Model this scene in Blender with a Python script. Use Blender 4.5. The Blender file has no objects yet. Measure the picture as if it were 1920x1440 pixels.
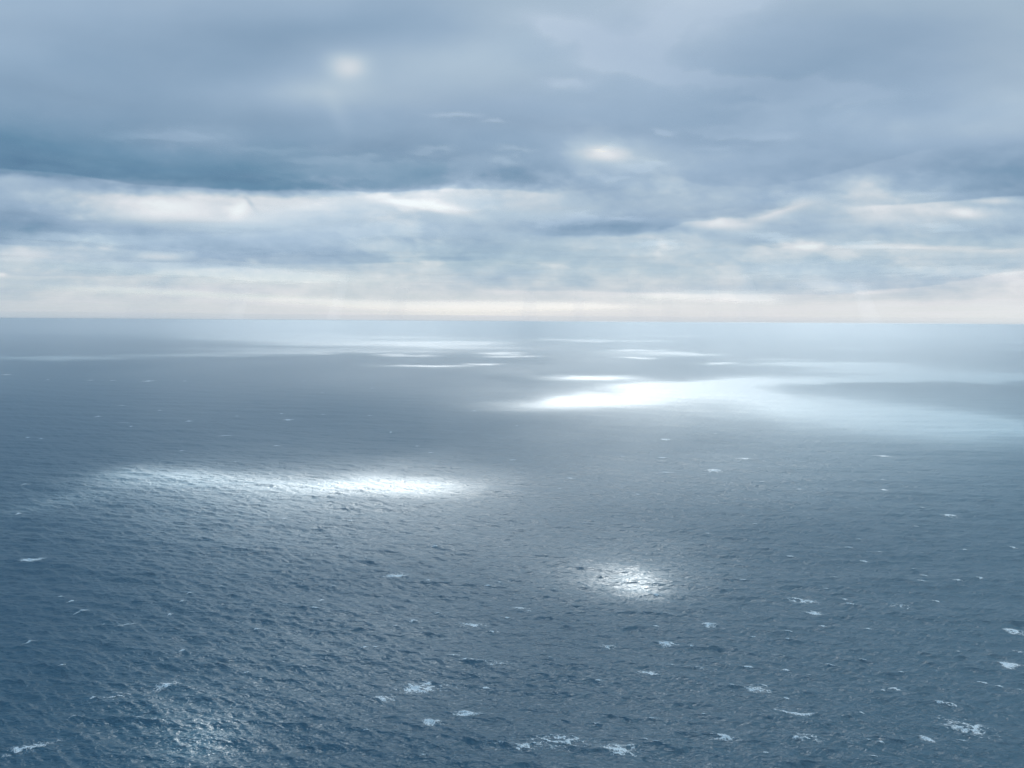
import bpy, math, random
import numpy as np
from mathutils import Matrix, Vector

C = bpy.context.scene.collection
scene = bpy.context.scene
R_EARTH = 4 * 6371000.0         # refraction lifts the horizon

# ---------------------------------------------------------------- camera
CAM_H = 120.0                      # height of the cliff-top viewpoint above the water
F_PX, CX, CY = 1507.0, 960.0, 720.0    # focal length in photograph pixels (1920 wide)
PITCH = math.atan(117.0 / F_PX)
ROLL = math.radians(0.36)
fwd = np.array([0.0, math.cos(PITCH), -math.sin(PITCH)])
right0 = np.array([1.0, 0.0, 0.0])
up0 = np.cross(right0, fwd)
right = right0 * math.cos(ROLL) + up0 * math.sin(ROLL)
up = up0 * math.cos(ROLL) - right0 * math.sin(ROLL)
cam_d = bpy.data.cameras.new("camera")
cam_d.sensor_width = 36.0
cam_d.lens = 36.0 * F_PX / 1920.0
cam_d.clip_start = 1.0
cam_d.clip_end = 400000.0
cam = bpy.data.objects.new("camera", cam_d)
C.objects.link(cam)
m = Matrix(((right[0], up[0], -fwd[0], 0), (right[1], up[1], -fwd[1], 0), (right[2], up[2], -fwd[2], CAM_H), (0, 0, 0, 1)))
cam.matrix_world = m
scene.camera = cam

# ---------------------------------------------------------------- sky + sun + exposure
SUN_EL = math.radians(42.0)
SUN_AZ = math.radians(0.0)         # 0 = straight ahead (+Y), positive to the right
world = bpy.data.worlds.new("World")
scene.world = world
world.use_nodes = True
wn = world.node_tree
for n in list(wn.nodes):
    wn.nodes.remove(n)
sk = wn.nodes.new("ShaderNodeTexSky")
sk.sky_type = 'NISHITA'
sk.sun_disc = False
sk.sun_elevation = SUN_EL
sk.sun_rotation = SUN_AZ
sk.air_density = 0.6
sk.dust_density = 0.3
bg = wn.nodes.new("ShaderNodeBackground")
bg.inputs['Strength'].default_value = 0.05
wo = wn.nodes.new("ShaderNodeOutputWorld")
wn.links.new(sk.outputs[0], bg.inputs['Color'])
wn.links.new(bg.outputs[0], wo.inputs['Surface'])

sun_d = bpy.data.lights.new("sun", 'SUN')
sun_d.energy = 5.0
sun_d.angle = math.radians(0.5)
sun_d.color = (1.0, 0.95, 0.89)
sun = bpy.data.objects.new("sun", sun_d)
C.objects.link(sun)
sun_dir = Vector((math.sin(SUN_AZ) * math.cos(SUN_EL), math.cos(SUN_AZ) * math.cos(SUN_EL), math.sin(SUN_EL)))
sun.rotation_euler = sun_dir.to_track_quat('Z', 'Y').to_euler()

scene.view_settings.view_transform = 'Standard'
scene.view_settings.look = 'None'
scene.view_settings.exposure = 1.2
scene.view_settings.gamma = 1.0
scene.cycles.max_bounces = 10
scene.cycles.diffuse_bounces = 2
scene.cycles.glossy_bounces = 2
scene.cycles.transmission_bounces = 3
scene.cycles.transparent_max_bounces = 12
scene.cycles.volume_bounces = 6
scene.cycles.sample_clamp_indirect = 4.0
scene.cycles.sample_clamp_direct = 0.0
scene.cycles.use_denoising = True

DECK_H = 900.0                    # cloud base
K_DECK = 2.80                      # radiance of the deck for transmittance 1

# ---------------------------------------------------------------- helpers
def project(x, y, z):
    """world -> photograph pixels (used to know where the photo shows a thing)"""
    dz = z - CAM_H
    a = x * right[0] + y * right[1] + dz * right[2]
    b = x * up[0] + y * up[1] + dz * up[2]
    c = x * fwd[0] + y * fwd[1] + dz * fwd[2]
    c = np.maximum(c, 1e-3)
    return CX + F_PX * a / c, CY - F_PX * b / c

def sea_point(u, v):
    d = fwd + right * ((u - CX) / F_PX) - up * ((v - CY) / F_PX)
    rh = math.hypot(d[0], d[1])
    A = rh * rh / (2 * R_EARTH); B = d[2]
    disc = B * B - 4 * A * CAM_H
    t = (-B - math.sqrt(max(disc, 0))) / (2 * A)
    return d[0] * t, d[1] * t

def smooth(a, b, x):
    t = np.clip((x - a) / (b - a), 0, 1)
    return t * t * (3 - 2 * t)

def vnoise(x, y, seed):
    xi = np.floor(x).astype(np.int64); yi = np.floor(y).astype(np.int64)
    fx = x - xi; fy = y - yi
    fx = fx * fx * fx * (fx * (fx * 6 - 15) + 10); fy = fy * fy * fy * (fy * (fy * 6 - 15) + 10)
    def h(a, b):
        n = (a * 374761393 + b * 668265263 + seed * 1442695041) & 0xffffffff
        n = ((n ^ (n >> 13)) * 1274126177) & 0xffffffff
        n = (n ^ (n >> 16)) & 0xffff
        return n / 65535.0
    return (h(xi, yi) * (1 - fx) + h(xi + 1, yi) * fx) * (1 - fy) + (h(xi, yi + 1) * (1 - fx) + h(xi + 1, yi + 1) * fx) * fy

def fbm(x, y, seed, octs=4, gain=0.5):
    s = np.zeros_like(x); a = 1.0; t = 0.0
    for o in range(octs):
        s += a * (vnoise(x, y, seed + o * 17) * 2 - 1)
        t += a; a *= gain
        x, y = x * 1.79 + y * 0.9 + 13.7, y * 1.79 - x * 0.9 + 7.1
    return s / t

def grid_mesh(name, P, attrs=None, keep=None, smooth_shade=True, wrap=False):
    """P: rows x cols x 3"""
    nr, nc = P.shape[:2]
    idx = np.arange(nr * nc).reshape(nr, nc)
    if wrap:
        idx = np.concatenate([idx, idx[:, :1]], axis=1)
    q = np.stack([idx[:-1, :-1], idx[:-1, 1:], idx[1:, 1:], idx[1:, :-1]], axis=-1).reshape(-1, 4)
    if keep is not None:
        q = q[keep.reshape(-1)]
    V = P.reshape(-1, 3)
    if keep is not None:
        used = np.unique(q)
        remap = np.zeros(len(V), np.int64); remap[used] = np.arange(len(used))
        q = remap[q]; V = V[used]
        if attrs:
            attrs = {k: a.reshape(-1)[used] if a.ndim == 2 else a.reshape(-1, a.shape[-1])[used] for k, a in attrs.items()}
    me = bpy.data.meshes.new(name)
    me.vertices.add(len(V)); me.vertices.foreach_set('co', V.astype(np.float32).ravel())
    me.loops.add(q.size); me.loops.foreach_set('vertex_index', q.astype(np.int32).ravel())
    me.polygons.add(len(q))
    me.polygons.foreach_set('loop_start', np.arange(0, q.size, 4, dtype=np.int32))
    if smooth_shade:
        me.polygons.foreach_set('use_smooth', np.ones(len(q), bool))
    if attrs:
        for k, a in attrs.items():
            if a.ndim == 3 or (a.ndim == 2 and a.shape[-1] == 4 and keep is not None):
                at = me.attributes.new(k, 'FLOAT_COLOR', 'POINT')
                at.data.foreach_set('color', a.astype(np.float32).ravel())
            else:
                at = me.attributes.new(k, 'FLOAT', 'POINT')
                at.data.foreach_set('value', a.astype(np.float32).ravel())
    me.update(calc_edges=True)
    return me

def link(name, me, mat):
    o = bpy.data.objects.new(name, me)
    me.materials.append(mat)
    C.objects.link(o)
    return o

def new_mat(name):
    mt = bpy.data.materials.new(name)
    mt.use_nodes = True
    nt = mt.node_tree
    for n in list(nt.nodes):
        nt.nodes.remove(n)
    return mt, nt

def N(nt, typ, **kw):
    n = nt.nodes.new(typ)
    for k, v in kw.items():
        setattr(n, k, v)
    return n

def srgb2lin(c):
    c = np.clip(c, 0, 255) / 255.0
    return np.where(c <= 0.04045, c / 12.92, ((c + 0.055) / 1.055) ** 2.4)

# ---------------------------------------------------------------- cloud layer
# how bright each stretch of the layer lets the daylight through
COLS = np.linspace(-240, 2160, 11)
ROWS = np.array([-900, -500, -120, 0, 60, 120, 180, 240, 290, 325, 345, 370, 400, 430, 455, 490, 520, 550, 575, 600, 640], float)
#                -240   0   240  480  720  960 1200 1440 1680 1920 2160
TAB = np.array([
    [150, 158, 168, 178, 190, 205, 220, 235, 243, 245, 245],  # this row and the next: unseen overhead, brightness painted in to light the sea
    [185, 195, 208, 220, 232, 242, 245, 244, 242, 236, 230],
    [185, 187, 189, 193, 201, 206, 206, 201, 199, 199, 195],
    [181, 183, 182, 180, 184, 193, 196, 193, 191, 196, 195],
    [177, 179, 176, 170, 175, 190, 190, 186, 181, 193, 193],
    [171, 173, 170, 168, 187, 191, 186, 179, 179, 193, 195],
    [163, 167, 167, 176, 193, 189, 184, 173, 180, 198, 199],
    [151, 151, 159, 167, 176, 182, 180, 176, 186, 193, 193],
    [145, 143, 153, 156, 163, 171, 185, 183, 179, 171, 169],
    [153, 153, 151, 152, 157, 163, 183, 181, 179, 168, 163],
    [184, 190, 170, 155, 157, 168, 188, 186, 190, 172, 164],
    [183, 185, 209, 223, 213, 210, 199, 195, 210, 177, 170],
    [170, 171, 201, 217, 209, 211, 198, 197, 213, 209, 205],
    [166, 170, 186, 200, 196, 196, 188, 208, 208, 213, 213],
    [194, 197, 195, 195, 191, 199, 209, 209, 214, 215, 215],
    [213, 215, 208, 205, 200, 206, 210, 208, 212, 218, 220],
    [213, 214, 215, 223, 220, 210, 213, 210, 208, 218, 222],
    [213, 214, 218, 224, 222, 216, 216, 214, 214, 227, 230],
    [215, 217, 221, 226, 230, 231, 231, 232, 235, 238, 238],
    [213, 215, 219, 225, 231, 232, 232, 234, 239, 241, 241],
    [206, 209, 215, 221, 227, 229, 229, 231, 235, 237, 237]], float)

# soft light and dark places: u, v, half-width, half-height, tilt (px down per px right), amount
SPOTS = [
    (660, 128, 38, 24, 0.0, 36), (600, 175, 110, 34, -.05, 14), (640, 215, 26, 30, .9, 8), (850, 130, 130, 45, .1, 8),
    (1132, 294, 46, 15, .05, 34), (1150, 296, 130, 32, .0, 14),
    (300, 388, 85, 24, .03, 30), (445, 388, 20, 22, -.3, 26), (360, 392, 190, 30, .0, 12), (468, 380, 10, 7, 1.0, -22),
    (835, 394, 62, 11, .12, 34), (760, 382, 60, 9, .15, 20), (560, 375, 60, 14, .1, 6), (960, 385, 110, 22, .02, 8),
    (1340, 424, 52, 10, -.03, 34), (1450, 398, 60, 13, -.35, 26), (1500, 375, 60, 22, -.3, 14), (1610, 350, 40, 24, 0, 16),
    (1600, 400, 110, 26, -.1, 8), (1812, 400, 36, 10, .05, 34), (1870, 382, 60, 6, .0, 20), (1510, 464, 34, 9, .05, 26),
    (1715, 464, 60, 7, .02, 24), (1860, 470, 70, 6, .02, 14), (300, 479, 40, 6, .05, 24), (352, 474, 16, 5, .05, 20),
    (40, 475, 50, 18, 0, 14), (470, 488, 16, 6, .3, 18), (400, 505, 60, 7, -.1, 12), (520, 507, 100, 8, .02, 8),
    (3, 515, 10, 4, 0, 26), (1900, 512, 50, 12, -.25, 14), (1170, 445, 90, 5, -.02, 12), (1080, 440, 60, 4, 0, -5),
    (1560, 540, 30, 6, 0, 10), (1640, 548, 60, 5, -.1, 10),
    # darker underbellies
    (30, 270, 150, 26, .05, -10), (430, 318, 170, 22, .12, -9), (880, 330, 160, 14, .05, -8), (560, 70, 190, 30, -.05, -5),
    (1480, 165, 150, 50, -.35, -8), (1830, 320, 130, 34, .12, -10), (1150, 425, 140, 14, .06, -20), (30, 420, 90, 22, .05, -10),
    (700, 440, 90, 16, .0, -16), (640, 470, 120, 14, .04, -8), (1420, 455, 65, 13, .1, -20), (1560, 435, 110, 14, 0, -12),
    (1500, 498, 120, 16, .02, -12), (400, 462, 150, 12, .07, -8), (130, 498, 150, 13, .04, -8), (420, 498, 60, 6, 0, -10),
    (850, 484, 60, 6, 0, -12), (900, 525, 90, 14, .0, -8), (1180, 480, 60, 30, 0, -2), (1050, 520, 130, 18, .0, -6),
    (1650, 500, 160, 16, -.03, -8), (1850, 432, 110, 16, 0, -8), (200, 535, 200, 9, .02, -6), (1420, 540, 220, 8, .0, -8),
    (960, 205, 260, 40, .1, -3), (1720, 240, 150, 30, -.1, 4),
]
# crisp lower rims of the banks: bright just below a line, dark just above:  points, dark, bright, fade px
RIMS = [
    ([(-300, 305), (0, 316), (120, 326), (250, 348), (420, 352), (620, 352), (700, 358), (960, 362), (1060, 372)], 10, 20, 14),
    ([(-300, 455), (0, 458), (200, 465), (300, 472), (380, 482), (480, 494), (560, 494), (680, 494), (840, 490), (960, 480)], 5, 12, 12),
    ([(-300, 515), (0, 517), (200, 519), (300, 508), (420, 504)], 4, 7, 10),
    ([(700, 372), (760, 388), (820, 402), (900, 404), (1000, 396)], 5, -14, 9),
    ([(960, 440), (1060, 440), (1160, 444), (1240, 436), (1290, 422), (1420, 408), (1540, 366)], 7, 12, 11),
    ([(1580, 390), (1720, 384), (1800, 378), (1920, 372), (2200, 366)], 10, 17, 12),
    ([(1380, 448), (1460, 470), (1540, 460), (1700, 456), (1920, 462), (2200, 460)], 3, 12, 10),
    ([(900, 545), (1100, 546), (1300, 552), (1560, 552), (1700, 540), (1840, 520), (1930, 505), (2200, 480)], 5, 10, 14),
    ([(1230, 320), (1320, 345), (1420, 350), (1540, 330), (1680, 290), (1800, 262)], 2, 8, 40),
]

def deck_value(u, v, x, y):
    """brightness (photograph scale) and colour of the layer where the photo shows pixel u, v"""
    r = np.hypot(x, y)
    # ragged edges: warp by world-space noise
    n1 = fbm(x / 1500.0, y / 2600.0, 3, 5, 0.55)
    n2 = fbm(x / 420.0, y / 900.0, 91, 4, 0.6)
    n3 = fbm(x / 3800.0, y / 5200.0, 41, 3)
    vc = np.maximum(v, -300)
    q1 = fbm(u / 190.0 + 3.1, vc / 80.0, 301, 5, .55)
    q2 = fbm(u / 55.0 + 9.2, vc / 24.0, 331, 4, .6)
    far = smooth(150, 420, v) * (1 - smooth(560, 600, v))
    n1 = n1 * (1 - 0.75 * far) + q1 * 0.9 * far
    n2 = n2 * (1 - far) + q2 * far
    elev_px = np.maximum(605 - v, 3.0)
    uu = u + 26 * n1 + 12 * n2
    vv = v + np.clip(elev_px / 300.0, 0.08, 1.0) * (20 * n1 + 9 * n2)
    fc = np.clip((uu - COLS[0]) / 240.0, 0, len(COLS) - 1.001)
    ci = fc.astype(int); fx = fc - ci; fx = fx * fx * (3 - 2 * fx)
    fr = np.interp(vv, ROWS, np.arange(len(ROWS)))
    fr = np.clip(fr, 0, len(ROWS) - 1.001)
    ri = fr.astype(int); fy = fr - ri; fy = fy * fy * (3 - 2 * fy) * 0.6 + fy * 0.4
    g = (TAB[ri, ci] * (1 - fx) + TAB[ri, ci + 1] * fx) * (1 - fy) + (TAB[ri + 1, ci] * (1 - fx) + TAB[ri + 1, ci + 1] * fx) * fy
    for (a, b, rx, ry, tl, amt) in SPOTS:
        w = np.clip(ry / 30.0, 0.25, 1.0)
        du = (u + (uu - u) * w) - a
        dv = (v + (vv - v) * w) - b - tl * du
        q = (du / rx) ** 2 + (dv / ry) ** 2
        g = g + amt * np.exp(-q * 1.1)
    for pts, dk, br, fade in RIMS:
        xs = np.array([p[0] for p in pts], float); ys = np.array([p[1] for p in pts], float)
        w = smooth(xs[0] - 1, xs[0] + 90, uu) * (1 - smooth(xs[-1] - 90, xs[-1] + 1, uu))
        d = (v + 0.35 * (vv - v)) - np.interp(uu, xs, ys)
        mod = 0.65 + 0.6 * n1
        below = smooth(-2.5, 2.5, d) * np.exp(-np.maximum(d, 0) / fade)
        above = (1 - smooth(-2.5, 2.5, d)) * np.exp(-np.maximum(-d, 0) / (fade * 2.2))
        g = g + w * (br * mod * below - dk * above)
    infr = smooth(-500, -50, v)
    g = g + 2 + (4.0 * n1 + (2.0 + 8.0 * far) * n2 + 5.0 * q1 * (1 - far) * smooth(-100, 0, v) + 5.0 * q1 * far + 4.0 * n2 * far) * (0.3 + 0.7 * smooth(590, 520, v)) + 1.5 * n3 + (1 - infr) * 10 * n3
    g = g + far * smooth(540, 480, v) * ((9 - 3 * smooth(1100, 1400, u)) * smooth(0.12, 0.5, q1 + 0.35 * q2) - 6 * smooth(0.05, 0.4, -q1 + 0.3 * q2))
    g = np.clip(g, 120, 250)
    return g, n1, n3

def deck_color(g, v, n1, n3):
    k = np.clip((g - 140) / 100.0, 0, 1.1)
    # dark steel blue -> pale periwinkle -> near white
    Rr = np.interp(g, [130, 145, 165, 185, 205, 220, 235, 250], [90, 105, 136, 160, 185, 209, 231, 244])
    Gg = g
    Bb = np.interp(g, [130, 145, 165, 185, 205, 220, 235, 250], [161, 173, 190, 207, 219, 227, 238, 250])
    warm = smooth(485, 565, v)
    Rr = Rr + warm * 2 + 2 * n3; Gg = Gg - warm * 1.5; Bb = Bb - warm * 3 + 2 * n3
    return Rr, Gg, Bb

# sunlit places on the water as the photo shows them: u, v, half-width, half-height, tilt, direct sun let through
SUNLIT = [
    (765, 907, 90, 12, .02, .85), (600, 903, 180, 13, .0, .85), (390, 899, 160, 16, .03, .62), (270, 894, 80, 14, .0, .14),
    (130, 940, 110, 9, -.18, .12), (210, 922, 120, 12, -.15, .06), (560, 922, 330, 34, .0, .24), (700, 880, 230, 26, .0, .16), (600, 965, 330, 70, 0, .19),
    (1120, 752, 120, 9, -.05, .75), (1270, 733, 170, 13, -.09, .95), (1390, 738, 120, 9, .11, .9), (1110, 708, 75, 4.5, .02, .7),
    (1480, 750, 60, 4.5, .1, .6), (1330, 720, 130, 6, -.05, .8), (1520, 713, 190, 4.0, -.03, .8), (1780, 708, 230, 4.4, .0, .8),
    (1640, 690, 120, 6, .03, .3), (1700, 700, 240, 12, .02, .16), (1560, 683, 130, 2.2, .0, .42), (1720, 699, 160, 2.4, .02, .42),
    (1330, 752, 330, 30, .03, .28), (1600, 775, 260, 20, .08, .38), (1760, 800, 190, 26, .07, .42), (1870, 797, 130, 11, .14, .8),
    (1650, 790, 330, 44, .04, .26), (1800, 790, 120, 9, .08, .2), (1500, 860, 430, 80, .03, .17),
    (1190, 1088, 36, 16, .12, .62), (1150, 1078, 60, 18, .1, .26), (1190, 1085, 120, 36, .0, .09), (1120, 1050, 200, 60, .0, .07),
    (395, 1372, 46, 24, .2, .28), (345, 1330, 95, 48, .2, .12), (420, 1370, 170, 70, 0, .06), (560, 1180, 320, 150, .0, .07),
    (600, 640, 250, 4.2, .03, .6), (700, 649, 170, 3.2, .02, .75), (820, 643, 90, 3.0, .0, .85), (520, 628, 210, 2.4, .02, .75),
    (330, 615, 200, 1.5, .0, .7), (470, 614, 120, 1.4, 0, .75), (250, 624, 260, 1.7, 0, .35), (60, 624, 120, 1.2, 0, .3), (620, 657, 200, 3.0, .01, .42),
    (540, 661, 130, 2.0, .0, .55), (350, 666, 160, 2.4, .0, .25), (90, 672, 140, 3.0, .0, .34), (60, 670.5, 90, 1.8, .0, .6), (640, 634, 330, 9, .02, .14),
    (765, 666, 40, 1.4, 0, .5), (945, 663, 34, 1.6, 0, .55), (965, 668, 44, 1.4, 0, .45), (810, 686.5, 60, 1.8, .0, .55), (910, 682.5, 26, 1.4, 0, .5),
    (900, 608.6, 220, 0.8, .006, .5), (1010, 609.4, 150, 0.7, .006, .4), (1330, 614.5, 130, 1.2, .01, .5), (1420, 614.2, 50, 1.0, 0, .5),
    (1270, 630.5, 40, 1.1, 0, .5), (1110, 638.8, 34, 1.6, 0, .65), (1210, 639.5, 40, 1.2, 0, .5), (1050, 637, 60, 1.0, 0, .3), (1200, 657.5, 40, 1.8, .0, .55),
    (1280, 663.5, 56, 2.2, .01, .5), (1190, 670.5, 26, 1.4, 0, .5), (1345, 680.5, 28, 1.5, 0, .6), (1240, 664, 120, 5, 0, .12),
    (1560, 624, 120, 2.2, .01, .4), (1600, 619, 60, 1.6, 0, .5), (1510, 635, 46, 1.0, 0, .4), (1710, 633.5, 60, 1.2, 0, .4), (1850, 625.8, 110, 1.2, .005, .6),
    (1900, 642, 60, 1.3, 0, .35), (1620, 653, 80, 1.6, 0, .2), (1480, 675, 70, 1.6, 0, .2), (1920, 655, 60, 1.4, 0, .3),
    (640, 607.5, 300, 1.0, 0, .3), (200, 608, 160, .9, 0, .3),
]
SHADY = [(60, 1130, 260, 150, 0, .9), (60, 760, 420, 60, 0, .7), (650, 780, 300, 60, 0, .8)]

def sun_through(u, v, x, y):
    n1 = fbm(x / 260.0, y / 520.0, 7, 4, 0.6)
    n2 = fbm(x / 90.0, y / 160.0, 19, 3, 0.6)
    hpx = np.clip((v - 600) / 300.0, 0.015, 1.0)
    uu = u + 24 * n1 * np.clip(hpx * 3, .3, 1) + 12 * n2
    vv = v + hpx * (15 * n1 + 9 * n2)
    T = np.zeros_like(u)
    for (a, b, rx, ry, tl, amt) in SUNLIT:
        du = uu - a
        dv = vv - b - tl * du
        q = (du / rx) ** 2 + (dv / ry) ** 2
        T = np.maximum(T, 0) + amt * np.exp(-(q ** 1.05) * .9) * (1 - T)
    side = 1 + 0.35 * np.minimum(1.3, np.abs(u - 960) / 960.0) ** 2
    T = T * (0.95 + 0.35 * smooth(710, 690, v) + 0.15 * smooth(650, 625, v)) * side * (1 + 0.35 * n2 * smooth(690, 760, v))
    T = np.minimum(T, 0.72 + 0.2 * smooth(700, 690, v) + 0.3 * smooth(790, 840, v))
    base = 0.035 + 0.02 * smooth(900, 1300, u) + 0.02 * n1
    for (a, b, rx, ry, tl, amt) in SHADY:
        base = base * (1 - amt * np.exp(-((uu - a) / rx) ** 2 - ((vv - b) / ry) ** 2))
    base = base + 0.08 * smooth(860, 660, v) * (1 + 0.5 * n1) * (1 - 0.6 * np.exp(-((uu - 650) / 260) ** 2 - ((vv - 775) / 45) ** 2))
    T = np.clip(T + np.maximum(base, 0) * side, 0, .9)
    return T

def build_clouds():
    rr = [0.0, 60.0, 150.0]
    r = 250.0
    while r < 215000.0:
        rr.append(r)
        r += max(14.0, min(0.009 * r, 1200.0))
    rr = np.array(rr)
    front = np.radians(np.arange(-46, 46.001, 0.11))
    rest = np.radians(np.arange(48, 313, 2.5))
    th = np.concatenate([front, rest])
    Rg, Th = np.meshgrid(rr, th, indexing='ij')
    X = Rg * np.sin(Th); Y = Rg * np.cos(Th)
    amp = 34.0 * smooth(0, 1500, Rg)
    spacing = np.maximum(14, 0.009 * Rg)
    Z = DECK_H - Rg ** 2 / (2 * R_EARTH)
    Zr = Z + amp * fbm(X / 1300.0, Y / 1300.0, 201, 3, .45) * smooth(26000, 9000, Rg)
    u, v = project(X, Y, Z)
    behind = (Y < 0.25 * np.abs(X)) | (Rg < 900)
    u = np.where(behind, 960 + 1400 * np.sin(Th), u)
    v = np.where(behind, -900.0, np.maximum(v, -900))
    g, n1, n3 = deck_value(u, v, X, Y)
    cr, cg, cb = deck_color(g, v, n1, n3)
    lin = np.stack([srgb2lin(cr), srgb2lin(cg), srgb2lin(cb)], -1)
    # the place on the water each point shades
    hs = DECK_H / math.tan(SUN_EL)
    px, py = X - hs * math.sin(SUN_AZ), Y - hs * math.cos(SUN_AZ)
    pr = np.hypot(px, py)
    ok = py > 120
    su, sv = project(px, np.maximum(py, 120), -pr ** 2 / (2 * R_EARTH))
    T = sun_through(su, sv, px, py)
    far = smooth(90000, 80000, pr)
    T = np.where(ok, T * far, 0.05)
    # light reaching the eye through the opening comes from the sky above; the veil gives the rest
    daz = np.degrees(np.arctan2(X, np.maximum(Y, 1.0)))
    w_az = np.exp(-(daz / 24.0) ** 2)
    vs = np.array([-600, 5, 200, 300, 400, 450, 500, 540, 570, 600], float)
    S = [np.interp(v, vs, c) for c in ([.4, .35, .40, .47, .59, .70, .86, 1.05, 1.26, 1.4], [.5, .49, .58, .67, .83, .95, 1.13, 1.27, 1.37, 1.4], [.75, .79, .94, 1.07, 1.22, 1.29, 1.39, 1.37, 1.29, 1.2])]
    E0 = [np.interp(v, vs, c) for c in ([.27, .29, .36, .43, .55, .66, .8, .96, 1.1, 1.15], [.42, .44, .54, .64, .8, .9, 1.05, 1.16, 1.2, 1.18], [.7, .75, .89, 1.0, 1.14, 1.21, 1.25, 1.21, 1.12, 1.03])]
    sky_l = np.stack([e + (s - e) * w_az for s, e in zip(S, E0)], -1) * 0.86
    # sun glow painted into the layer's colour above the frame, brightening the sea
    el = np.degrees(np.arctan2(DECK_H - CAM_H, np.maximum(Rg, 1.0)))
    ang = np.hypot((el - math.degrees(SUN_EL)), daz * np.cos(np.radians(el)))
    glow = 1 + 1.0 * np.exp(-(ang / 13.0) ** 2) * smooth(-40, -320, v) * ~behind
    lin = lin * glow[..., None] * (1 + smooth(-30, -250, v)[..., None] * (np.array([0.84, 1.03, 1.15]) - 1))  # blue tint painted into the unseen overhead cloud so the sea reflects bluer
    cap = 0.85 * (lin / sky_l).min(-1)
    inframe = smooth(-60, -20, v)
    T = np.where(T > cap, cap + (T - cap) * (1 - 0.9 * inframe), T)
    over = (T[..., None] * sky_l / 0.9 - lin).max(-1)
    lin = lin + (0.5 * (over + np.sqrt(over ** 2 + 0.05 ** 2)))[..., None]
    res = (lin - T[..., None] * sky_l) / (1 - T[..., None])
    floor = 0.10 * lin
    lin = floor + 0.5 * ((res - floor) + np.sqrt((res - floor) ** 2 + 0.005 ** 2))
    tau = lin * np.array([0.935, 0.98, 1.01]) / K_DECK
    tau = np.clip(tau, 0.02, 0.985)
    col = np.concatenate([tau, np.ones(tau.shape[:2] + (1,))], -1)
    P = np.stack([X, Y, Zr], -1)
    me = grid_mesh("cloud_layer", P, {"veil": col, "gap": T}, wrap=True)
    mt, nt = new_mat("cloud")
    a1 = N(nt, "ShaderNodeAttribute", attribute_name="veil")
    a2 = N(nt, "ShaderNodeAttribute", attribute_name="gap")
    tl = N(nt, "ShaderNodeBsdfTranslucent")
    tr = N(nt, "ShaderNodeBsdfTransparent")
    mx = N(nt, "ShaderNodeMixShader")
    out = N(nt, "ShaderNodeOutputMaterial")
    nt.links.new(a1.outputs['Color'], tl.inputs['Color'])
    nt.links.new(a2.outputs['Fac'], mx.inputs[0])
    nt.links.new(tl.outputs[0], mx.inputs[1])
    nt.links.new(tr.outputs[0], mx.inputs[2])
    nt.links.new(mx.outputs[0], out.inputs['Surface'])
    o = link("clouds", me, mt)
    o["kind"] = "stuff"
    o["label"] = "broken layer of blue grey clouds with pale gaps over the sea"
    o["category"] = "clouds"
    return o

# ---------------------------------------------------------------- sea
rng = np.random.default_rng(11)
WAVES = []
NW = 330
lam_min, lam_max = 0.7, 34.0
lk = np.linspace(math.log(2 * math.pi / lam_max), math.log(2 * math.pi / lam_min), NW)
dlk = lk[1] - lk[0]
WIND = math.atan2(-1.0, -0.20)        # travelling towards the viewer, a little to the left
for i in range(NW):
    k = math.exp(lk[i] + rng.uniform(-.5, .5) * dlk)
    lam = 2 * math.pi / k
    Bk = 0.0310 * (1 - math.exp(-((10.0 / lam)) ** 1.6) if lam > 10 else 1.0)
    if lam < 6:
        Bk *= 1.35
    if lam > 10:
        Bk *= math.exp(-((lam - 10) / 13.0))
    spread = 0.26 + 0.26 * min(1.0, max(0.0, math.log(10 / lam) / 2.9)) if lam < 10 else 0.28
    th = WIND + rng.normal(0, spread)
    amp = math.sqrt(2 * Bk * dlk) / k
    WAVES.append((k * math.cos(th), k * math.sin(th), k, amp, rng.uniform(0, 2 * math.pi)))

for lam_, da_, a_ in ((62.0, -0.25, 0.30), (49.0, 0.18, 0.28), (41.0, 0.05, 0.24), (55.0, 0.42, 0.18)):
    k_ = 2 * math.pi / lam_
    WAVES.append((k_ * math.cos(WIND + da_), k_ * math.sin(WIND + da_), k_, a_, rng.uniform(0, 6.28)))

def wave_disp(x, y, dd=None, dth=None):
    """displaced position and unresolved slope variance"""
    r = np.hypot(x, y) + 1e-6
    rx, ry = x / r, y / r
    if dd is None:
        dd = row_step(r)
        dth = 0.0010
    X = x.copy(); Y = y.copy(); Z = np.zeros_like(x); lost = np.zeros_like(x)
    for kx, ky, k, a, ph in WAVES:
        step = np.maximum(np.abs(kx * rx + ky * ry) * dd, np.abs(kx * ry - ky * rx) * r * dth)
        w = 1 - smooth(1.2, 2.5, step)
        p = kx * x + ky * y + ph
        s = np.sin(p); c = np.cos(p)
        Z += w * a * c
        ch = 0.80 * a / k
        X -= w * ch * kx * s
        Y -= w * ch * ky * s
        lost += (1 - w * w) * (a * k) ** 2 / 2
    Z -= r * r / (2 * R_EARTH)
    return X, Y, Z, lost

def row_step(r):
    return np.where(r < 150, 3.0, np.maximum(0.30, np.minimum(0.42 * r * r / 96360.0, 0.02 * r)))

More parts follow.
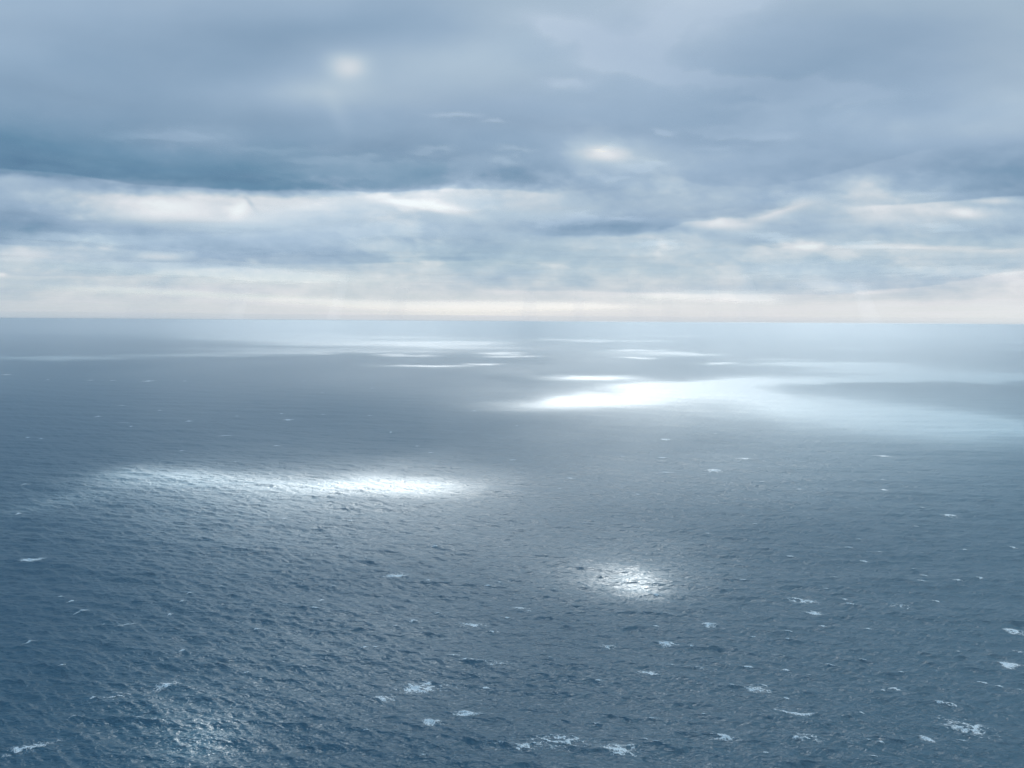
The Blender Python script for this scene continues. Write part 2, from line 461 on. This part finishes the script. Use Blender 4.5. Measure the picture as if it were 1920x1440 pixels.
def build_sea():
    rr = [1.0]
    while rr[-1] < 52000:
        rr.append(rr[-1] + float(row_step(np.array(rr[-1]))))
    rr = np.array(rr)
    front = np.arange(-0.70, 0.7001, 0.0010)
    rest = np.linspace(0.70, 2 * math.pi - 0.70, 90)[1:-1]
    th = np.concatenate([front, rest])
    Rg, Th = np.meshgrid(rr, th, indexing='ij')
    X = Rg * np.sin(Th); Y = Rg * np.cos(Th)
    dth = np.concatenate([np.full(len(front), 0.0010), np.full(len(rest), 0.055)])
    out = [np.empty_like(X) for _ in range(4)]
    for s in range(0, len(rr), 64):
        sl = slice(s, s + 64)
        o = wave_disp(X[sl], Y[sl], row_step(Rg[sl]), np.broadcast_to(dth, Rg[sl].shape))
        for q in range(4):
            out[q][sl] = o[q]
    P = np.stack(out[:3], -1)
    # roughness: slopes too short for the mesh; beckmann-like alpha^2 = slope variance
    var = out[3] * 0.5 + 0.002
    rough = np.clip(np.sqrt(np.sqrt(var)), 0, 1)
    me = grid_mesh("sea", P, {"rough": rough}, wrap=True)
    print("sea verts", len(me.vertices))
    mt, nt = new_mat("sea_water")
    at = N(nt, "ShaderNodeAttribute", attribute_name="rough")
    geo = N(nt, "ShaderNodeNewGeometry")
    mp = N(nt, "ShaderNodeMapping")
    mp.inputs['Rotation'].default_value = (0, 0, 0.2)
    mp.inputs['Scale'].default_value = (0.55, 1.0, 1.0)
    nt.links.new(geo.outputs['Position'], mp.inputs['Vector'])
    no = N(nt, "ShaderNodeTexNoise")
    no.inputs['Scale'].default_value = 1.5
    no.inputs['Detail'].default_value = 3.5
    no.inputs['Roughness'].default_value = 0.62
    no.inputs['Distortion'].default_value = 0.6
    nt.links.new(mp.outputs[0], no.inputs['Vector'])
    bp = N(nt, "ShaderNodeBump")
    bp.inputs['Strength'].default_value = 1.0
    bp.inputs['Distance'].default_value = 0.34
    nt.links.new(no.outputs['Fac'], bp.inputs['Height'])
    # facets a few metres across, longer along the crests
    mp2 = N(nt, "ShaderNodeMapping")
    mp2.inputs['Rotation'].default_value = (0, 0, 0.2)
    mp2.inputs['Scale'].default_value = (0.42, 1.0, 1.0)
    nt.links.new(geo.outputs['Position'], mp2.inputs['Vector'])
    nb = N(nt, "ShaderNodeTexNoise")
    nb.inputs['Scale'].default_value = 0.42
    nb.inputs['Detail'].default_value = 2.0
    nb.inputs['Roughness'].default_value = 0.6
    nb.inputs['Distortion'].default_value = 0.8
    nt.links.new(mp2.outputs[0], nb.inputs['Vector'])
    bp2 = N(nt, "ShaderNodeBump")
    bp2.inputs['Strength'].default_value = 1.0
    bp2.inputs['Distance'].default_value = 1.05
    nt.links.new(nb.outputs['Fac'], bp2.inputs['Height'])
    nt.links.new(bp2.outputs[0], bp.inputs['Normal'])
    pb = N(nt, "ShaderNodeBsdfPrincipled")
    pb.inputs['Base Color'].default_value = (0.004, 0.076, 0.128, 1)
    pb.inputs['IOR'].default_value = 1.75
    pb.inputs['Specular Tint'].default_value = (0.86, 0.95, 1.0, 1)
    nt.links.new(at.outputs['Fac'], pb.inputs['Roughness'])
    nt.links.new(bp.outputs[0], pb.inputs['Normal'])
    out_ = N(nt, "ShaderNodeOutputMaterial")
    nt.links.new(pb.outputs[0], out_.inputs['Surface'])
    o = link("sea", me, mt)
    o["kind"] = "structure"
    return o

# ---------------------------------------------------------------- whitecaps
# u, v, width, height in photograph pixels, kind, label (None = one of the tiny ones)
CAPS = [
    (755, 1078, 62, 20, 'crest', "pale breaking crest trailing foam to its left, below the left sunlit band"),
    (72, 1050, 44, 9, 'solid', "smooth oblong white streak of foam near the left edge"),
    (285, 1293, 40, 15, 'lace', "frayed white foam patch on dark water, left of the lower glitter spot's top"),
    (207, 1312, 76, 22, 'streak', "fan of thin foam threads beside the frayed white patch at lower left"),
    (28, 1420, 66, 16, 'lace', "ragged foam patch in the bottom left corner"),
    (85, 1397, 100, 16, 'streak', "long faint foam threads just above the bottom left corner"),
    (878, 1181, 62, 15, 'lace', "curved lacy foam ring open at the top, in the middle of the water"),
    (805, 1297, 92, 28, 'lace', "widest dense lacy foam sheet, left of centre near the bottom"),
    (742, 1318, 42, 22, 'lace', "broken foam scrap at the left foot of the widest lacy sheet"),
    (868, 1288, 34, 14, 'streak', "wispy foam threads trailing right from the widest lacy sheet"),
    (871, 1324, 62, 17, 'crest', "foam wedge with a thin bright line along its lower left edge"),
    (788, 1357, 38, 20, 'solid', "compact rounded clump of bright foam below the widest lacy sheet"),
    (1050, 1399, 146, 32, 'lacewide', "very wide open net of foam threads at the bottom centre"),
    (990, 1421, 70, 18, 'lace', "lacy foam patch hanging under the left end of the wide open net"),
    (1190, 1424, 72, 26, 'lace', "bright tufted foam patch at the bottom edge right of the wide net"),
    (915, 1398, 42, 10, 'streak', "short foam threads left of the wide open net"),
    (805, 1420, 54, 14, 'streak', "faint foam wisps at the bottom edge left of centre"),
    (915, 1261, 86, 20, 'streak', "slanting broken foam streaks rising to the right above the dense lacy sheet"),
    (857, 1236, 38, 5, 'line', "thin bright foam line along a dark wave front left of centre"),
    (848, 1222, 26, 8, 'lace', "small foam scrap just above the thin bright line"),
    (986, 1134, 30, 8, 'solid', "small white foam tuft in the middle, left of the round glitter spot"),
    (1138, 1206, 32, 10, 'lace', "foam tuft on the lip of a dark wave, below the round glitter spot"),
    (1233, 1207, 40, 13, 'lace', "soft foam patch right of the tuft below the round glitter spot"),
    (1205, 1276, 42, 13, 'lace', "flat foam patch right of centre with a small loop behind it"),
    (1050, 1398, 0, 0, 'skip', None),
    (1512, 1133, 52, 14, 'lace', "upper of two foam patches stacked one above the other right of centre"),
    (1526, 1157, 38, 11, 'crest', "lower of two stacked foam patches, with a flat bright lower edge"),
    (1318, 1168, 26, 12, 'solid', "rounded foam mound right below the round glitter spot's right side"),
    (1641, 1178, 20, 4, 'line', "short straight bright foam dash on the right"),
    (1908, 1190, 26, 9, 'solid', "bright foam scrap at the right edge, highest of three there"),
    (1906, 1253, 34, 20, 'lace', "foam patch cut by the right edge, lowest of three there"),
    (1904, 1224, 32, 7, 'streak', "slanting foam wisp at the right edge between two brighter scraps"),
    (1432, 1301, 46, 17, 'lace', "fuzzy foam oval up and left of the bright bow shaped crest"),
    (1478, 1325, 58, 17, 'bow', "brightest solid white crest, bow shaped with a sagging lower edge"),
    (1467, 1309, 9, 7, 'solid', "tiny foam tick between the fuzzy oval and the bow shaped crest"),
    (1806, 1358, 82, 34, 'lacewide', "large oval net of foam at the lower right"),
    (1760, 1402, 52, 28, 'diag', "solid white foam slanting down to the right under the oval net"),
    (1723, 1377, 24, 5, 'lace', "small flat foam strip left of the slanting white foam"),
    (1362, 1387, 52, 16, 'lace', "lacy foam patch at the lower right of centre, alone on dark water"),
    (1535, 1403, 50, 24, 'lacewide', "sparse cobweb of foam between the lone lacy patch and the slanting foam"),
    (1803, 1321, 26, 9, 'lace', "faint foam scrap above the large oval net"),
    (1755, 1326, 18, 12, 'lace', "small smudge of foam above and left of the large oval net"),
    (1305, 1245, 34, 13, 'streak', "pale foam wisps between the rounded mound and the flat patch"),
    (1700, 1133, 40, 14, 'streak', "faint spread of foam threads upper right"),
    (1214, 1355, 22, 6, 'crest', "small bright foam comma on a dark wave, right of the wide open net"),
    (1101, 1350, 17, 7, 'lace', "tiny foam smudge above the wide open net"),
    (1105, 1368, 15, 10, 'streak', "tiny foam hook touching the top of the wide open net"),
    (1335, 884, 32, 6, 'solid', "white foam dash on open water below the right sunlit band"),
    (1247, 825, 20, 5, 'solid', "white foam fleck just below the middle of the right sunlit band"),
    (1235, 860, 28, 3, 'line', "thin foam line over a dark wavelet below the right sunlit band"),
    (1793, 969, 26, 5, 'solid', "pale foam dash toward the right edge at mid height"),
    (485, 977, 42, 6, 'streak', "pale foam smear just below the left sunlit band"),
    (955, 862, 20, 4, 'line', "foam dash right beyond the right tip of the left sunlit band"),
    (540, 788, 20, 4, 'solid', "longest white fleck on the blue water beyond the left sunlit band"),
    (110, 1117, 15, 4, 'line', "small bright foam dash near the left edge below the oblong streak"),
    (923, 1189, 28, 5, 'lace', "flat foam sliver right of the curved lacy ring"),
    (783, 1172, 15, 6, 'solid', "small bright foam fleck left of the curved lacy ring"),
    (250, 1173, 42, 4, 'line', "long thin foam line on dark water at left"),
    (1180, 1085, 0, 0, 'skip', None),
]
TINY = [(177,1173,10,3),(230,1225,16,4),(340,1221,18,5),(605,1152,30,5),(165,1150,26,4),(480,978,0,0),(635,1027,20,4),(550,1343,20,5),
    (183,1298,14,8),(830,1155,20,3),(968,1164,12,6),(1000,1152,12,5),(1087,986,16,4),(900,1301,14,6),(1147,1292,18,6),(806,1028,20,4),
    (1270,1150,14,5),(1585,1140,20,7),(1462,1188,16,4),(1615,1242,18,3),(1685,1272,12,5),(1690,1284,20,8),(1670,1290,8,8),(1480,1405,8,12),
    (1428,1424,12,6),(1626,1403,8,5),(1553,1022,22,3),(1636,1035,10,3),(1490,1049,16,4),(1616,1060,22,3),(1543,1079,20,3),(1740,1078,20,3),
    (1910,1033,14,4),(1400,981,12,3),(12,703,20,2.5),(165,714,12,2.5),(217,714,12,2.5),(272,715,30,3),(352,715,10,2.5),(232,760,14,3),
    (177,781,14,4),(297,770,10,3),(355,791,16,3.5),(522,776,10,3),(600,779,10,3),(212,812,12,4),(235,801,8,2.5),(350,843,12,4),(425,818,36,2.5),
    (86,822,10,3),(55,822,10,3),(448,780,10,2.5),(240,791,30,2.5),(886,770,14,4),(725,812,6,3),(610,737,8,2.5),(570,715,6,2.5),(520,838,20,2.5),
    (805,849,14,3),(450,867,6,3),(35,969,12,4),(35,913,20,3),(1163,856,14,3),(1250,889,46,3),(1400,860,36,5),(1655,856,30,4),(1080,901,26,4),
    (1430,904,16,3),(1193,930,14,3),(1650,915,16,4),(975,797,6,2.5),(1345,813,10,3),(700,779,12,2.5),(95,712,8,2.5),(700,728,10,2),(780,838,12,2.5),
    (1110,1020,18,3),(1330,1000,14,3),(1700,985,12,3),(1850,1090,14,4),(1385,1096,14,4),(1560,1105,12,3),(395,1106,14,3),(60,1200,18,4),
    (445,1262,16,4),(690,1205,16,5),(1330,1330,16,5),(1640,1342,16,4),(1880,1300,16,5),(660,1390,18,5),(1262,1238,10,4),(560,1250,14,4),
    (1560,1260,14,4),(1800,1215,16,4),(130,1345,20,5),(470,1420,18,5),(1050,1102,14,3),(640,1100,14,3),(1020,1240,12,4),(1450,1240,18,5)]

_r = random.Random(5)
for _ in range(60):
    _v = 900 + 520 * _r.random() ** 0.8
    _u = 40 + 1850 * _r.random()
    if _u < 1000 and _v < 960:
        continue
    TINY.append((_u, _v, _r.uniform(10, 20), _r.uniform(3, 6.5) * (0.6 if _v < 1050 else 1.0)))

def foam_material():
    mt, nt = new_mat("foam")
    pb = N(nt, "ShaderNodeBsdfPrincipled")
    geo = N(nt, "ShaderNodeNewGeometry")
    no = N(nt, "ShaderNodeTexNoise")
    no.inputs['Scale'].default_value = 2.2
    no.inputs['Detail'].default_value = 5
    cr = N(nt, "ShaderNodeValToRGB")
    cr.color_ramp.elements[0].position = 0.32
    cr.color_ramp.elements[0].color = (0.50, 0.60, 0.66, 1)
    cr.color_ramp.elements[1].position = 0.6
    cr.color_ramp.elements[1].color = (0.90, 0.93, 0.95, 1)
    nt.links.new(geo.outputs['Position'], no.inputs['Vector'])
    nt.links.new(no.outputs['Fac'], cr.inputs[0])
    nt.links.new(cr.outputs[0], pb.inputs['Base Color'])
    pb.inputs['Roughness'].default_value = 0.7
    at = N(nt, "ShaderNodeAttribute", attribute_name="dens")
    n2 = N(nt, "ShaderNodeTexNoise")
    n2.inputs['Scale'].default_value = 1.6
    n2.inputs['Detail'].default_value = 6
    n2.inputs['Roughness'].default_value = 0.65
    nt.links.new(geo.outputs['Position'], n2.inputs['Vector'])
    m1 = N(nt, "ShaderNodeMath", operation='MULTIPLY_ADD')
    nt.links.new(n2.outputs['Fac'], m1.inputs[0]); m1.inputs[1].default_value = 3.4; m1.inputs[2].default_value = -1.55
    m2 = N(nt, "ShaderNodeMath", operation='MULTIPLY_ADD')
    nt.links.new(at.outputs['Fac'], m2.inputs[0]); m2.inputs[1].default_value = 1.7
    nt.links.new(m1.outputs[0], m2.inputs[2])
    m2.use_clamp = True
    nt.links.new(m2.outputs[0], pb.inputs['Alpha'])
    bp = N(nt, "ShaderNodeBump")
    bp.inputs['Strength'].default_value = 0.7
    bp.inputs['Distance'].default_value = 0.12
    nt.links.new(no.outputs['Fac'], bp.inputs['Height'])
    nt.links.new(bp.outputs[0], pb.inputs['Normal'])
    o = N(nt, "ShaderNodeOutputMaterial")
    nt.links.new(pb.outputs[0], o.inputs['Surface'])
    return mt

def whitecap(u, v, w, h, kind, mat, seed):
    x0, y0 = sea_point(u, v)
    # sit on the nearest wave crest
    gx_, gy_ = np.meshgrid(np.linspace(-3.5, 3.5, 9), np.linspace(-4.5, 4.5, 13))
    zz = wave_disp(x0 + gx_, y0 + gy_)[2] - 0.02 * np.hypot(gx_, gy_)
    kk = np.unravel_index(np.argmax(zz), zz.shape)
    x0 += float(gx_[kk]); y0 += float(gy_[kk])
    d = math.hypot(x0, y0)
    slant = math.hypot(d, CAM_H)
    W = w / F_PX * slant * 0.5
    D = h / F_PX * slant * (slant / CAM_H) * 0.5
    W *= 1.0; D *= 0.66
    W = max(W, 1.0); D = max(D, 0.6)
    D = min(D, W * 3.0)
    cell = max(0.16, 0.00062 * slant)
    nx = int(min(260, 2.6 * W / cell)) + 4
    ny = int(min(200, 2.6 * D / max(cell * 1.4, D / 60))) + 4
    gx = np.linspace(-1.3, 1.3, nx); gy = np.linspace(-1.3, 1.3, ny)
    GY, GX = np.meshgrid(gy, gx, indexing='ij')      # rows: near -> far
    ax = x0 / d; ay = y0 / d
    LX = GX * W; LY = GY * D
    X = x0 + LX * ay + LY * ax
    Y = y0 - LX * ax + LY * ay
    # ragged outline
    n1 = fbm(X / (0.35 * W + .4) + seed, Y / (0.5 * D + .4), 31 + seed, 4, .6)
    n2 = fbm(X / 0.9, Y / 1.5, 77 + seed, 3, .6)
    base = 1 - np.hypot(GX, GY)
    rid = 1 - np.abs(fbm(X / 1.9 + 0.35 * Y + 0.5 * n2, Y / 1.7, 131 + seed, 3, .55)) * 3.4   # ridged threads
    if kind == 'solid':
        f = base * 0.9 + 0.65 * n1 + 0.30 * rid - 0.12
    elif kind == 'fleck':
        f = (1 - np.abs(GX) - np.abs(GY + 0.4 * GX ** 2) * 1.5) * 0.8 + 0.5 * n1 + 0.3 * n2 + 0.12
    elif kind == 'line':
        f = (1 - np.abs(GX) - np.abs(GY + 0.3 * GX ** 2) * 1.6) + 0.25 * n1 + 0.12
    elif kind == 'crest':
        edge = 1 - np.abs(GX) - np.abs(GY + 0.55 - 0.3 * GX ** 2) * 2.6
        f = np.maximum(edge + 0.2 * n1, 0.9 * base + 0.5 * n1 + 0.45 * rid - 0.62)
    elif kind == 'bow':
        sag = -0.55 + 0.9 * GX ** 2
        core = np.minimum((GY - sag) * 1.6, (0.28 + 0.55 * GX ** 2 - GY) * 1.6)
        f = np.minimum(core, 1.15 - np.abs(GX)) + 0.22 * n1 + 0.05
    elif kind == 'diag':
        a = GX * 0.75 + GY * 0.75; b = GX * 0.75 - GY * 0.75
        f = 1 - (np.abs(b) / 0.95) ** 1.3 - np.abs(a) / 0.42 + 0.7 * n1 + 0.2 * rid - 0.1
    elif kind == 'streak':
        sk = 1 - np.abs(fbm((X + 0.5 * Y) / 3.4, (Y - 0.3 * X) / 1.5, 131 + seed, 4, .6)) * 3.2
        f = base * 0.55 + 0.35 * n1 + 0.75 * sk - 0.72
    elif kind == 'lacewide':
        f = base * 0.8 + 0.25 * n1 + 0.8 * rid - 0.62
        f = np.minimum(f, (base + 0.25) * 2)
    else:
        f = base * 0.95 + 0.45 * n1 + 0.55 * rid - 0.42
    PX, PY, PZ, _ = wave_disp(X, Y)
    lift = 0.03 + 0.07 * smooth(0.0, 0.5, f) + (0.10 * smooth(0.2, 0.8, f) if kind in ('solid', 'bow', 'crest', 'diag', 'line') else 0)
    lift = lift + 0.05 * n2
    lift = lift * max(1.0, slant / 500.0) + 0.00012 * slant
    lift = np.where(f < 0, 0.03 + 0.00012 * slant, lift)
    P = np.stack([PX, PY, PZ + lift], -1)
    fc = 0.25 * (f[:-1, :-1] + f[1:, :-1] + f[:-1, 1:] + f[1:, 1:])
    keep = fc > {'streak': -0.5, 'lace': -0.3, 'lacewide': -0.3}.get(kind, -0.14)
    if keep.sum() < 6:
        keep = (0.25 * (base[:-1, :-1] + base[1:, :-1] + base[:-1, 1:] + base[1:, 1:])) > 0.45
    cen = P.reshape(-1, 3).mean(0)
    me = grid_mesh("whitecap", P - cen, {"dens": f}, keep=keep)
    o = link("whitecap", me, mat)
    o.location = cen
    return o

def build_whitecaps():
    mat = foam_material()
    k = 0
    for (u, v, w, h, kind, lab) in CAPS:
        if kind == 'skip':
            continue
        k += 1
        o = whitecap(u, v, w, h, kind, mat, k)
        o["label"] = lab; o["category"] = "whitecap"; o["group"] = "larger whitecaps breaking on the sea"
    for (u, v, w, h) in TINY:
        if w == 0:
            continue
        k += 1
        o = whitecap(u, v, w, h, 'line' if h < 4 else 'fleck', mat, k)
        if v < 890 and u < 960:
            lab, grp = "tiny white foam fleck on blue water beyond the left sunlit band", "foam flecks beyond the left sunlit band"
        elif v < 960:
            lab, grp = "tiny white foam fleck on grey water just below the right sunlit band", "foam flecks below the right sunlit band"
        elif u < 640:
            lab, grp = "tiny foam fleck on the dark water of the left third, nearer than the sunlit band", "foam flecks on the dark left water"
        elif u < 1280:
            lab, grp = "tiny foam fleck among the waves in the middle third of the near water", "foam flecks in the middle"
        else:
            lab, grp = "tiny foam fleck among the waves in the right third of the near water", "foam flecks on the right"
        o["label"] = lab; o["category"] = "whitecap"; o["group"] = grp

build_clouds()
build_sea()
build_whitecaps()

# ---------------------------------------------------------------- haze
def build_haze():
    R, zb, zt = 60000.0, -290.0, 121.5
    me = bpy.data.meshes.new("haze")
    v = [(x, y, z) for z in (zb, zt) for x, y in ((-R, -R), (R, -R), (R, R), (-R, R))]
    me.from_pydata(v, [], [(3, 2, 1, 0), (4, 5, 6, 7), (0, 1, 5, 4), (1, 2, 6, 5), (2, 3, 7, 6), (3, 0, 4, 7)])
    mt, nt = new_mat("haze")
    pv = N(nt, "ShaderNodeVolumePrincipled")
    pv.inputs['Color'].default_value = (0.83, 0.925, 0.99, 1)
    pv.inputs['Density'].default_value = 3.5e-4
    pv.inputs['Anisotropy'].default_value = 0.55
    o = N(nt, "ShaderNodeOutputMaterial")
    nt.links.new(pv.outputs[0], o.inputs['Volume'])
    h = link("haze", me, mt)
    h["kind"] = "stuff"

build_haze()

# ---------------------------------------------------------------- added columns of thin haze imitating light shafts under the far clouds
def build_light_shafts():
    V, Fc = [], []
    NS, NR = 20, 8
    for (u, dist, wpx, dens) in ((430, 11000, 30, 1), (735, 19000, 34, 1), (620, 15000, 22, 1), (990, 21000, 30, 1), (1085, 20000, 26, 1), (1195, 13000, 30, 1),
                                 (1262, 12500, 34, 1), (1345, 12500, 24, 1), (1410, 13500, 40, 1), (1640, 16000, 26, 1), (250, 17000, 40, 1)):
        az = math.atan2(u - CX, F_PX)
        x0, y0 = dist * math.tan(az), dist
        lean = 0.16 * (u - 1050) / F_PX * dist * 0.4
        base = len(V)
        z1 = DECK_H + 20 - dist ** 2 / (2 * R_EARTH)
        z0 = -20 - dist ** 2 / (2 * R_EARTH)
        rx = wpx * 0.5 / F_PX * dist
        for i in range(NR + 1):
            t = i / NR
            z = z0 + (z1 - z0) * t
            grow = 1.25 - 0.5 * t
            for k in range(NS):
                a = 2 * math.pi * k / NS
                V.append((x0 - lean * t + rx * grow * math.cos(a), y0 + 2.2 * rx * grow * math.sin(a), z))
        for i in range(NR):
            for k in range(NS):
                k2 = (k + 1) % NS
                Fc.append((base + i * NS + k, base + i * NS + k2, base + (i + 1) * NS + k2, base + (i + 1) * NS + k))
        Fc.append(tuple(base + k for k in reversed(range(NS))))
        Fc.append(tuple(base + NR * NS + k for k in range(NS)))
    me = bpy.data.meshes.new("light_shafts")
    me.from_pydata(V, [], Fc)
    mt, nt = new_mat("light_shafts")
    pv = N(nt, "ShaderNodeVolumePrincipled")
    pv.inputs['Color'].default_value = (0.95, 0.97, 1.0, 1)
    pv.inputs['Density'].default_value = 1.7e-4
    pv.inputs['Anisotropy'].default_value = 0.6
    o = N(nt, "ShaderNodeOutputMaterial")
    nt.links.new(pv.outputs[0], o.inputs['Volume'])
    h = link("light_shafts", me, mt)
    h["kind"] = "stuff"

build_light_shafts()
